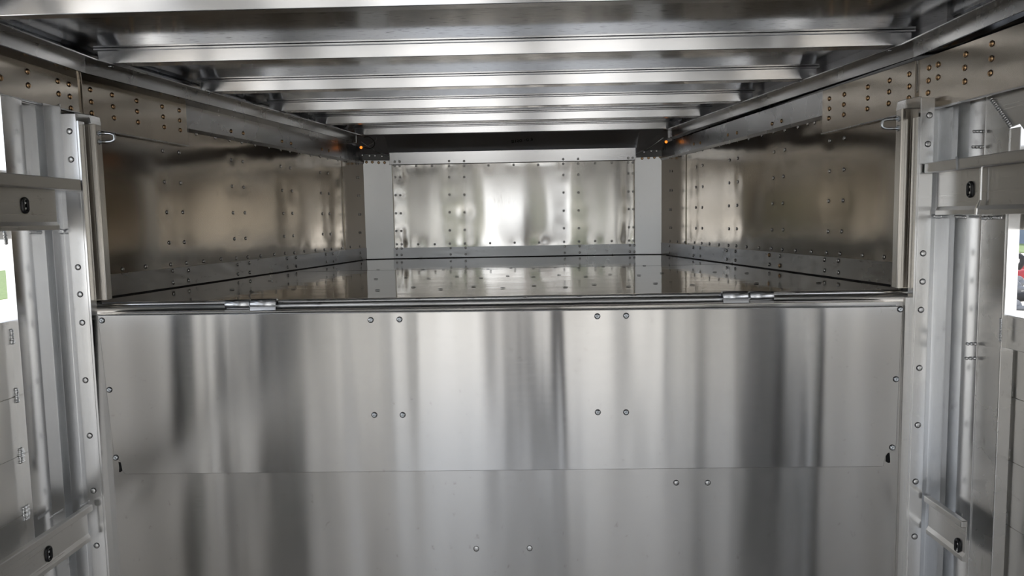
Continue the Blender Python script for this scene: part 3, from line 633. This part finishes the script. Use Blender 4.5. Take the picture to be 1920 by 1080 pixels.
# ================================================================ DOOR CHANNELS STANDING ON THE DECK
def channel(side, label, cols, ub, lab_u):
    c0, c1, c2, c3, c4 = cols      # inner start, crease, bright edge, front corner, side face end (at row 400)
    Y0 = 2.125
    zb = onY((c0+c3)/2, 563 if side < 0 else 540, Y0)[2]; zt = onY((c0+c3)/2, 233 if side < 0 else 204, Y0)[2]
    X = [cx(c, Y=Y0, row=400)[0] for c in (c0, c1, c2, c3)]
    t = thing('door_channel', (X[2], Y0, zb), label, 'channel'); s = side
    mb = MB(); xs = cx(c4, Y=Y0+0.035, row=400)[0]
    prof = [(X[0], Y0+0.003), (X[1]+s*0.003, Y0+0.001), (X[1]-s*0.001, Y0-0.001), (X[2]+s*0.001, Y0-0.001), (X[2], Y0-0.004), (X[3]+s*0.003, Y0-0.005), (X[3], Y0-0.001), (xs, Y0+0.04), (X[0], Y0+0.045)]
    mb.loft([[(x, y, z) for x, y in prof] for z in (zb, zt)]); obj('web', mb, 'channel', t, bevel=0.0008)
    mb = MB(); xm = (X[1]+X[2])/2
    mb.loft([[(X[0]+s*0.005, Y0-0.004, zt), (xs, Y0-0.004, zt), (xs, Y0+0.045, zt), (X[0]+s*0.005, Y0+0.045, zt)], [(X[0]+s*0.005, Y0-0.004, zt+0.034), (xs+s*0.004, Y0-0.004, zt+0.026), (xs+s*0.004, Y0+0.045, zt+0.026), (X[0]+s*0.005, Y0+0.045, zt+0.034)]])
    obj('end_cap', mb, 'post', t, bevel=0.002)
    # u-bolt through its side face
    (ax, ay), (bx, by) = ub
    P = [onY(ax, ay, Y0+0.02), onY(bx, by, Y0+0.02)]
    u = thing('u_bolt', (P[0]+P[1])/2, lab_u, 'bolt')
    x0 = P[0][0]; z1, z0 = P[0][2], P[1][2]; d = -s*0.043; yy = Y0+0.02
    base = xs+s*0.004; path = [(base, yy, z1), (base-s*0.03, yy, z1)]
    cxm = base-s*0.030; rr = (z1-z0)/2; e = 0.022
    for k in range(1, 9):
        a = math.pi/2*(k/8); path.append((cxm-s*e*math.sin(a), yy, z1-rr*0.62*(1-math.cos(a))))
    for k in range(0, 8):
        a = math.pi/2*(1-k/8); path.append((cxm-s*e*math.sin(a), yy, z0+rr*0.62*(1-math.cos(a))))
    path += [(base-s*0.03, yy, z0), (base, yy, z0)]
    mb = MB(); mb.tube(path, 0.0042, 12); obj('rod', mb, 'zinc', u)
    for z in (z1, z0):
        ring = lambda x, r, n: [(x, yy+r*math.cos(2*math.pi*k/n+.3), z+r*math.sin(2*math.pi*k/n+.3)) for k in range(n)]
        mb = MB(); mb.loft([ring(base-s*0.004, 0.0088, 6), ring(base-s*0.011, 0.0088, 6)]); nut = obj('nut', mb, 'zinc', u, bevel=0.001)
        mb = MB(); mb.loft([ring(base-s*0.001, 0.0135, 18), ring(base-s*0.003, 0.0135, 18)]); obj('washer', mb, 'zinc', nut)
    return t
channel(-1, 'upright brushed door channel standing on the deck at left', (157, 178, 183, 191, 198), ((200,250),(202,266)), 'galvanised U-bolt with nuts on the left door channel')
channel(1, 'upright brushed door channel standing on the deck at right', (1718, 1703, 1692, 1684, 1677), ((1674,223),(1671,241)), 'galvanised U-bolt with nuts on the right door channel')
for sx_, P in ((-1, onY(178, 569, 2.14)), (1, onY(1702, 543, 2.14))):
    mb = MB(); mb.tube([(P[0]-0.012, 2.15, P[2]+0.001), (P[0]+0.012, 2.15, P[2]+0.001)], 0.006, 10)
    tag(obj('stop_bolt', mb, 'grime_rim_shade'), 'small dark stop bolt under the %s door channel' % ('left' if sx_ < 0 else 'right'), 'bolt')

# ================================================================ GATE TRACKS ALONG THE SIDE WALLS
def oval(mb, X, y, z, s, ry, rz, th, mi=0, hole=0.4):
    n = 24; 
    def ring(k, off):
        out = []
        for i in range(n):
            a = 2*math.pi*i/n; cyy = ry*k*math.cos(a); czz = (rz-ry)*(1 if math.sin(a) >= 0 else -1)+ry*k*math.sin(a)
            out.append((X-s*off, y+cyy, z+czz))
        return out
    mb.loft([ring(1, 0), ring(1, th*0.6), ring(0.85, th), ring(0.5, th), ring(0.42, th*0.3), ring(0.42, -0.002)], caps=False, smooth=True)
def gate_track(side, y0, y1, zt, zm, zb, Xt, Xp, gy, gz, label, cut=None, w=0.04):
    s = side; t = thing('gate_track', (Xp*1.0, y1, zb), label, 'track')
    mb = MB(); mb.box(min(Xt, Xt+s*w), max(Xt, Xt+s*w), y0, y1, zm, zt); obj('tube', mb, 'gate', t, bevel=0.003, seg=3)
    mb = MB(); e = y1-0.03 if cut is None else cut
    pr = [(Xp, zm+0.001), (Xp+s*0.0, zb+0.022), (Xp-s*0.006, zb+0.012), (Xp-s*0.006, zb), (Xp+s*0.004, zb), (Xp+s*0.004, zm+0.001)]
    mb.loft([[(x, y, z) for x, z in pr] for y in (y0, e)]); obj('plate', mb, 'gate', t, bevel=0.001)
    mb = MB(); oval(mb, Xp, gy, gz, s, 0.013, 0.021, 0.005); grm = obj('grommet', mb, 'rubber', t)
    n = 16
    ringv = [(Xp-s*0.0008, gy+0.006*math.cos(2*math.pi*i/n), gz+(0.008 if math.sin(2*math.pi*i/n) >= 0 else -0.008)+0.006*math.sin(2*math.pi*i/n)) for i in range(n)]
    mb = MB(); mb.loft([ringv, [(x+s*0.0004, y, z) for x, y, z in ringv]]); obj('slot_hole', mb, 'ink', grm)
    for dz in (0.006, -0.008):
        mb = MB(); mb.box(min(Xp-s*0.001, Xp-s*0.0025), max(Xp-s*0.001, Xp-s*0.0025), gy-0.003, gy+0.002, gz+dz-0.0025, gz+dz+0.0025); obj('latch_tab', mb, 'zinc', grm)
    return t
tLu = gate_track(-1, -2.8, 2.072, 1.7355, 1.7045, 1.597, -1.16, -1.197, 1.885, 1.661, 'upper left gate track with a black oval grommet above the window opening', cut=2.012)
tLl = gate_track(-1, -2.8, 2.062, 0.809, 0.790, 0.705, -1.185, -1.197, 1.873, 0.748, 'lower left gate track slanting past the bottom left corner', cut=2.052, w=0.018)
tRu = gate_track(1, -2.8, 2.072, 1.7345, 1.7075, 1.594, 1.16, 1.197, 1.918, 1.657, 'upper right gate track with a black oval grommet and a vertical strap', cut=2.068)
tRl = gate_track(1, 1.885, 2.068, 0.806, 0.788, 0.698, 1.185, 1.197, 1.915, 0.727, 'short lower right gate track ending open with its black grommet near the cut end', cut=2.062, w=0.018)
# vertical strap behind the tube at right
mb = MB(); P = [onX(*p, 1.19) for p in ((1841,314),(1839,375),(1832,390),(1831,403))]
mb.loft([[p+np.array(q) for q in ((0, -0.004, 0), (-0.004, -0.003, 0), (-0.004, 0.003, 0), (0, 0.004, 0))] for p in P])
tag(obj('hanging_strap', mb, 'post', bevel=0.0008), 'narrow bright vertical strap hanging from the upper right gate track', 'strap')
P = [onX(*p, 1.1585) for p in ((1793.5,294),(1794.5,318))]
mb = MB(); mb.tube(P, 0.0022, 8); tag(obj('cable_tie', mb, 'bwhite'), 'white tie band wrapped round the upper right gate tube', 'tie')
# weld beads under the tracks
def weld(X, p0, p1, n, label, r=0.004, s=1):
    n = int(n*2.2)
    mb = MB(); a, b = onX(*p0, X), onX(*p1, X); rr = random.Random(int(p0[0]*7+p0[1])); d = (b-a); L = np.linalg.norm(d); d /= L; u = np.cross(d, [1., 0, 0])
    for k in range(n):
        P = a+(b-a)*(k+0.5)/n+np.array([0, rr.uniform(-.001, .001), rr.uniform(-.001, .001)]); w = r*rr.uniform(0.95, 1.3)
        mb.tube([P-u*w, P-u*w*0.5+np.array([-s*w*0.45, 0, 0])+d*w*.2, P+u*w*0.5+np.array([-s*w*0.45, 0, 0])+d*w*.2, P+u*w], w*0.62, 8)
    return tag(obj('weld_bead', mb, 'weld'), label, 'weld bead')
weld(-1.262, (54,435), (78,436), 5, 'dark weld bead under the upper left gate track', 0.003, -1)
weld(-1.243, (114,434), (138,434), 5, 'weld bead at the end of the upper left gate track', 0.004, -1)
weld(-1.243, (92,972), (118,955), 6, 'weld bead on top of the lower left gate track, nearer the window', 0.0025, -1)
weld(-1.22, (150,950), (164,942), 4, 'weld bead on top of the lower left gate track at the flange', 0.0035, -1)
weld(-1.24, (100,1062), (120,1046), 5, 'weld bead under the lower left gate track', 0.0025, -1)
weld(1.22, (1742,405), (1766,407), 5, 'weld bead under the inner end of the upper right gate track', 0.003, 1)
weld(1.225, (1790,406), (1812,407), 5, 'weld bead under the middle of the upper right gate track', 0.003, 1)
weld(1.24, (1840,409), (1880,407), 8, 'long weld bead under the upper right gate track above the wide post', 0.003, 1)
weld(1.228, (1730,926), (1741,932), 4, 'weld bead on top of the lower right gate track at the flange', 0.0035, 1)
weld(1.232, (1771,957), (1790,966), 5, 'weld bead on top of the lower right gate track, farther from the flange', 0.003, 1)
weld(1.205, (1772,1018), (1786,1034), 5, 'weld bead under the lower right gate track', 0.003, 1)

# ================================================================ SIDE WALLS TOWARD THE REAR (planks with window slots)
def side_wall(side, ye, X, z_slots, name, zsolid, seam):
    s = side; root = thing(name, (X, 0, 0), kind='structure')
    # lower planks, one mesh with grooves
    zs = [0.0]+seam+[zsolid]; mb = MB()
    for a, b in zip(zs[:-1], zs[1:]):
        mb.loft([[(X, y, a+0.0012), (X+s*0.002, y, a), (X+s*0.03, y, a), (X+s*0.03, y, b), (X+s*0.002, y, b), (X, y, b-0.0012)] for y in (YR, ye)])
    obj('planks', mb, 'slat', root)
    return root
sL = [0.19, 0.355, 0.52, 0.68, 0.8394, 1.0, 1.160]; sR = [0.30, 0.47, 0.64, 0.807, 0.974, 1.137]
def rail_box(mb, X, s, y0, y1, z0, z1, d=0.03): mb.box(min(X, X+s*d), max(X, X+s*d), y0, y1, z0, z1)
wlr = side_wall(-1, onX(30, 700, -1.283)[1], -1.283, None, 'wall_left_rear', 1.362, sL)
wrr = side_wall(1, onX(1888, 745, 1.285)[1], 1.285, None, 'wall_right_rear', 1.258, sR)
mb = MB(); rail_box(mb, -1.283, -1, YR, 1.945, 1.575, 1.755); rail_box(mb, -1.283, -1, YR, LK[1], 1.945, 2.13); obj('upper_planks', mb, 'slat', wlr)
mb = MB(); rail_box(mb, 1.285, 1, YR, 1.88, 1.555, 1.76); rail_box(mb, 1.285, 1, YR, 1.9, 1.90, 2.13); rail_box(mb, 1.285, 1, YR, 1.70, 1.76, 1.90); rail_box(mb, 1.262, 1, 1.9, 2.22, 1.91, 2.13); obj('upper_planks', mb, 'slat', wrr)
mb = MB(); z1_ = 1.262; rail_box(mb, 1.262, 1, YR, onX(1880, 620, 1.262)[1], 1.262, 1.345, 0.03); obj('sill', mb, 'gate', wrr, bevel=0.002)
# backing outside the corrugated posts so they close the wall
mb = MB(); rail_box(mb, -1.296, -1, onX(26, 500, -1.29)[1], 2.20, 0, 2.1, 0.01); obj('outer_skin', mb, 'slat', wlr)
mb = MB(); rail_box(mb, 1.29, 1, 1.90, 2.20, 0, 2.1, 0.01); obj('outer_skin', mb, 'slat', wrr)
# jambs of the first window openings
mb = MB(); mb.box(-1.303, -1.283, onX(26, 500, -1.283)[1]-0.004, onX(26, 500, -1.283)[1], 0, 1.95); obj('jamb', mb, 'post', wlr)
mb = MB(); jy = onX(1882, 500, 1.247)[1]; mb.box(1.25, 1.278, jy-0.006, jy-0.0005, 1.345, 1.60); obj('jamb', mb, 'post', wrr)
mb = MB(); mb.box(1.28, 1.286, onX(1883, 900, 1.28)[1], onX(1862, 900, 1.28)[1], 0, 1.262); obj('edge_strip', mb, 'post', wrr)
mb = MB(); mb.box(-1.286, -1.281, onX(34, 700, -1.283)[1], onX(47, 700, -1.283)[1], 0, 1.37); obj('edge_strip', mb, 'post', wlr)
mb = MB(); mb.box(-1.30, -1.2845, onX(29, 700, -1.283)[1], onX(40, 700, -1.283)[1], 0, 1.36); obj('dark_seam', mb, 'grime_rim_shade', wlr)
mb = MB(); mb.box(1.2865, 1.31, onX(1889, 745, 1.285)[1]-0.002, onX(1880, 745, 1.285)[1], 0, 1.258); obj('dark_seam', mb, 'grime_rim_shade', wrr)
# unseen posts of the bays behind the viewer, only for the metal to mirror
for y in (0.9, -0.1, -1.1, -2.1, -2.8):
    for sgn, rt in ((-1, wlr), (1, wrr)):
        mb = MB(); rail_box(mb, 1.262*sgn, sgn, y, y+0.09, 0, 2.05, 0.05); obj('mirrored_bay_post', mb, 'post', rt)
for sgn, y0, y1, rt in ((-1, -0.40, 0.55, wlr), (1, -0.28, 0.68, wrr)):  # unseen dark panels, added to be mirrored as dark streaks
    mb = MB(); rail_box(mb, 1.225 if sgn > 0 else -1.225, sgn, y0, y1, 0.05, 2.03, 0.012); obj('mirrored_dark_panel', mb, 'dark', rt)
for sgn, rt, ys in ((-1, wlr, (1.58, 1.30)), (1, wrr, (1.22, 1.02))):  # unseen dark posts, added for further mirrored streaks
    mb = MB(); rail_box(mb, 1.25 if sgn > 0 else -1.25, sgn, ys[1], ys[1]+0.07, 0, 2.03, 0.03); obj('mirrored_dark_post', mb, 'dark', rt)
# slat end welds
for i, (x, y) in enumerate(((22,631),(31,741),(38,854),(45,963))):
    weld(-1.283, (x, y-13), (x+1.5, y+12), 4, 'bright weld bead on the left plank seam, %s down from the window' % ('first', 'second', 'third', 'fourth')[i], 0.0055, -1)
for i, (x, y) in enumerate(((1890,733),(1885,853),(1880,973),(1875,1090))):
    weld(1.283, (x+1, y-13), (x-1, y+13), 5, 'bright weld bead on the right plank seam, %s down from the window' % ('first', 'second', 'third', 'fourth')[i], 0.0055, 1)
weld(-1.245, (7,433), (11,458), 5, 'dark weld bead beside the grommet track at the far left window corner', 0.004, -1)
weld(1.246, (1877,597), (1876,640), 8, 'vertical weld bead where the right window sill meets the wide post', 0.003, 1)

# rear door frame
mb = MB(); mb.box(-1.31, -1.20, YR, YR+0.06, 0, 2.13); mb.box(1.20, 1.31, YR, YR+0.06, 0, 2.13); mb.box(-1.20, 1.20, YR, YR+0.06, 2.02, 2.13)
tag(obj('rear_door_frame', mb, 'post', bevel=0.003), 'aluminium frame of the open rear doorway behind the viewer', 'frame')

# ================================================================ OUTSIDE
mb = MB(); mb.box(-80, 80, -80, 80, -0.50, -0.45); tag(obj('ground', mb, 'ground'), 'pale gravel yard outside the window slots', 'ground', kind='structure')
a = onZ(3, 562, -0.45); b = onZ(3, 508, -0.45)
mb = MB(); mb.box(b[0], a[0], 6, 70, -0.45, -0.43); tag(obj('grass_strip', mb, 'grass'), 'green grass strip seen through the left window slot', 'grass', kind='stuff')
mb = MB(); mb.box(-46, -40, 0, 60, -0.45, 1.9); mb.loft([[(-47, y, 1.9), (-39, y, 1.9), (-43, y, 3.0)] for y in (-1, 61)]); tag(obj('building', mb, 'bwhite'), 'pale distant building beyond the grass at left', 'building')
mb = MB(); mb.box(31, 38, 20, 90, -0.45, 4.2); tag(obj('building', mb, 'wood'), 'blue-grey building beyond the right window slot', 'building')
for k in range(12):
    mb = MB(); mb.box(30.9, 31.0, 34+k*2.4, 34+k*2.4+0.12, -0.45, 4.2); o = obj('wall_seam', mb, 'bwhite'); o.parent = bpy.data.objects['building.001']
mb = MB(); mb.box(24.5, 30.8, 20, 90, -0.45, -0.40); tag(obj('grass_strip', mb, 'grass'), 'green verge in front of the blue-grey building at right', 'grass', kind='stuff')
# farm implements and axles lying in the yard outside the right window
def disc(mb, c, ax, R, r, w, n=24):
    c = np.array(c, float); ax = np.array(ax, float); ax /= np.linalg.norm(ax); u = np.cross(ax, [0, 0, 1.]); u /= np.linalg.norm(u); v_ = np.cross(ax, u)
    ring = lambda q, o: [c+ax*o+q*(u*math.cos(2*math.pi*k/n)+v_*math.sin(2*math.pi*k/n)) for k in range(n)]
    mb.loft([ring(r, -w/2), ring(R*0.93, -w/2), ring(R, -w*0.3), ring(R, w*0.3), ring(R*0.93, w/2), ring(r, w/2)], caps=True, smooth=False)
RT = np.array([0.84, -0.54, 0.0]); FW = np.array([0.54, 0.84, 0.0])
for i, (px, py, X, R) in enumerate(((1907, 530, 11.2, 0.16), (1899, 541, 10.6, 0.19), (1899, 577, 10.2, 0.19))):
    P = onX(px, py, X)
    t = thing('axle', P, ('topmost of three steel axles with round hubs, outside the right window', 'middle of three steel axles with round hubs, outside the right window', 'lowest of three steel axles with round hubs, outside the right window')[i], 'axle', 'axles lying outside')
    mb = MB(); mb.tube([P+RT*0.05, P+RT*1.7+np.array([0, 0, 0.08])], 0.05, 12); obj('beam', mb, 'grey', t)
    mb = MB(); disc(mb, P, RT*0.55-FW*0.8, R, 0.03, 0.06); obj('hub', mb, 'grey', t)
P = onX(1908, 493, 12.6); mb = MB()
mb.tube([P+np.array([0, 0, .22]), P+RT*0.10+np.array([0, 0, .12]), P+RT*0.10, P+np.array([0, 0, -.16])], 0.07, 10); tag(obj('tyre_section', mb, 'tyre'), 'curved black rubber piece standing among the red parts outside the right window', 'tyre')
P = onX(1904, 517, 12.2); mb = MB(); mb.tube([P, P+RT*0.35+np.array([0, 0, 0.10]), P+RT*1.2+np.array([0, 0, 0.05])], 0.12, 8); tag(obj('red_beam', mb, 'red'), 'lower red painted steel part outside the right window', 'beam')
P = onX(1912, 500, 12.9); mb = MB(); mb.tube([P, P+RT*1.2+np.array([0, 0, 0.15])], 0.08, 8); tag(obj('red_beam', mb, 'red'), 'upper red painted steel part outside the right window', 'beam')
P = onX(1903, 557, 10.4); mb = MB(); mb.tube([P, P+RT*0.4+np.array([0, 0, 0.06]), P+RT*1.4], 0.11, 8); tag(obj('hose', mb, 'tyre'), 'thick black hose between the axles outside the right window', 'hose')
# unseen trees added behind the rear door, only for the panels to mirror
rr = random.Random(5)
for i, (x, y, r) in enumerate(((-9, -34, 2.6), (-4.5, -38, 2.2), (3.5, -36, 2.4), (9, -33, 2.8))):
    t = thing('mirrored_tree', (x, y, -0.45), 'leafy tree added unseen far behind the viewer, only to be mirrored', 'mirrored_tree', 'trees added behind the viewer')
    bm = bmesh.new(); bmesh.ops.create_icosphere(bm, subdivisions=3, radius=r)
    for v_ in bm.verts: v_.co = v_.co*(1+rr.uniform(-.14, .14)); v_.co.z *= 1.1
    me = bpy.data.meshes.new('mirrored_crown'); bm.to_mesh(me); bm.free(); me.materials.append(M['leaf']); o = bpy.data.objects.new('mirrored_crown', me); o.location = (x, y, 2.6); put(o, t)
    mb = MB(); mb.tube([(x, y, -0.45), (x, y, 1.6)], 0.2, 8); obj('mirrored_trunk', mb, 'tyre', t)

# ================================================================ THE PHOTOGRAPHER, mirrored softly in the panels
def skin(name, pts, edges, mat, parent, sub=2, root=0):
    me = bpy.data.meshes.new(name); me.from_pydata([p[:3] for p in pts], edges, []); o = bpy.data.objects.new(name, me); COL.objects.link(o)
    sk = o.modifiers.new('skin', 'SKIN'); o.modifiers.new('sub', 'SUBSURF').levels = sub; o.modifiers['sub'].render_levels = sub
    if not me.skin_vertices: bpy.context.view_layer.objects.active = o; 
    lay = me.skin_vertices[0].data if me.skin_vertices else None
    if lay:
        for i, p in enumerate(pts): lay[i].radius = (p[3], p[4] if len(p) > 4 else p[3]); lay[i].use_root = (i == root)
    sk.use_smooth_shade = True; me.materials.append(M[mat])
    COL.objects.unlink(o); return put(o, parent)
M['skin'] = plain('warm_skin', (0.55, 0.36, 0.27), 0.5); M['shirt'] = plain('grey_green_shirt', (0.10, 0.13, 0.12), 0.8); M['trousers'] = plain('dark_trousers', (0.05, 0.05, 0.06), 0.8); M['hair'] = plain('brown_hair', (0.05, 0.035, 0.025), 0.6)
ox, oy = 0.15, -0.58
pp = thing('person', (ox, oy, 0), 'person in a grey-green shirt and dark trousers standing with a raised phone behind the viewer', 'person')
B = [(0,0,.98,.15,.10),(0,0,1.20,.14,.10),(0,0,1.40,.17,.10),(0,.01,1.50,.07,.07),(0,.02,1.58,.055,.055),(0,.03,1.66,.075,.09),(0,.03,1.74,.075,.09),
     (-.10,0,.92,.09,.09),(-.11,.01,.50,.06,.06),(-.12,0,.09,.04,.04),(-.12,.14,.04,.04,.025),(.10,0,.92,.09,.09),(.11,.01,.50,.06,.06),(.12,0,.09,.04,.04),(.12,.14,.04,.04,.025),
     (-.19,0,1.43,.06,.06),(-.24,.12,1.22,.045,.045),(-.10,.34,1.46,.032,.032),(-.08,.39,1.52,.035,.02),(.19,0,1.43,.06,.06),(.24,.12,1.22,.045,.045),(.10,.34,1.46,.032,.032),(.08,.39,1.52,.035,.02)]
E_ = [(0,1),(1,2),(2,3),(3,4),(4,5),(5,6),(0,7),(7,8),(8,9),(9,10),(0,11),(11,12),(12,13),(13,14),(2,15),(15,16),(16,17),(17,18),(2,19),(19,20),(20,21),(21,22)]
for s_, w in ((-1, 18), (1, 22)):
    for k in range(4):
        i = len(B); B += [(s_*(.085-.012*k*s_*s_), .395, 1.555-.018*k, .009), (s_*(.06-.012*0), .405, 1.560-.018*k, .008)]; E_ += [(w, i), (i, i+1)]
    i = len(B); B += [(s_*.07, .385, 1.50, .010), (s_*.045, .395, 1.505, .009)]; E_ += [(w, i), (i, i+1)]
skin('body', [(x+ox, y+oy, *q) for x, y, *q in B], E_, 'skin', pp)
S = [(0,0,.98,.175,.125),(0,0,1.20,.165,.12),(0,0,1.40,.19,.12),(0,.005,1.47,.11,.09),(-.19,0,1.43,.08,.075),(-.235,.09,1.27,.066,.066),(.19,0,1.43,.08,.075),(.235,.09,1.27,.066,.066)]
skin('shirt', [(x+ox, y+oy, *q) for x, y, *q in S], [(0,1),(1,2),(2,3),(2,4),(4,5),(2,6),(6,7)], 'shirt', pp)
T_ = [(0,0,1.00,.16,.115),(-.10,0,.90,.105,.105),(-.11,.01,.50,.08,.08),(-.12,0,.11,.065,.065),(.10,0,.90,.105,.105),(.11,.01,.50,.08,.08),(.12,0,.11,.065,.065)]
skin('trousers', [(x+ox, y+oy, *q) for x, y, *q in T_], [(0,1),(1,2),(2,3),(0,4),(4,5),(5,6)], 'trousers', pp)
bm = bmesh.new(); bmesh.ops.create_uvsphere(bm, u_segments=20, v_segments=12, radius=0.105)
for v_ in bm.verts: v_.co = Vector((v_.co.x*0.88, v_.co.y*1.05-0.012, max(v_.co.z, -0.03 if v_.co.y < 0 else 0.02)))+Vector((ox, oy+.03, 1.715))
me = bpy.data.meshes.new('hair'); bm.to_mesh(me); bm.free(); me.materials.append(M['hair']); put(bpy.data.objects.new('hair', me), pp)
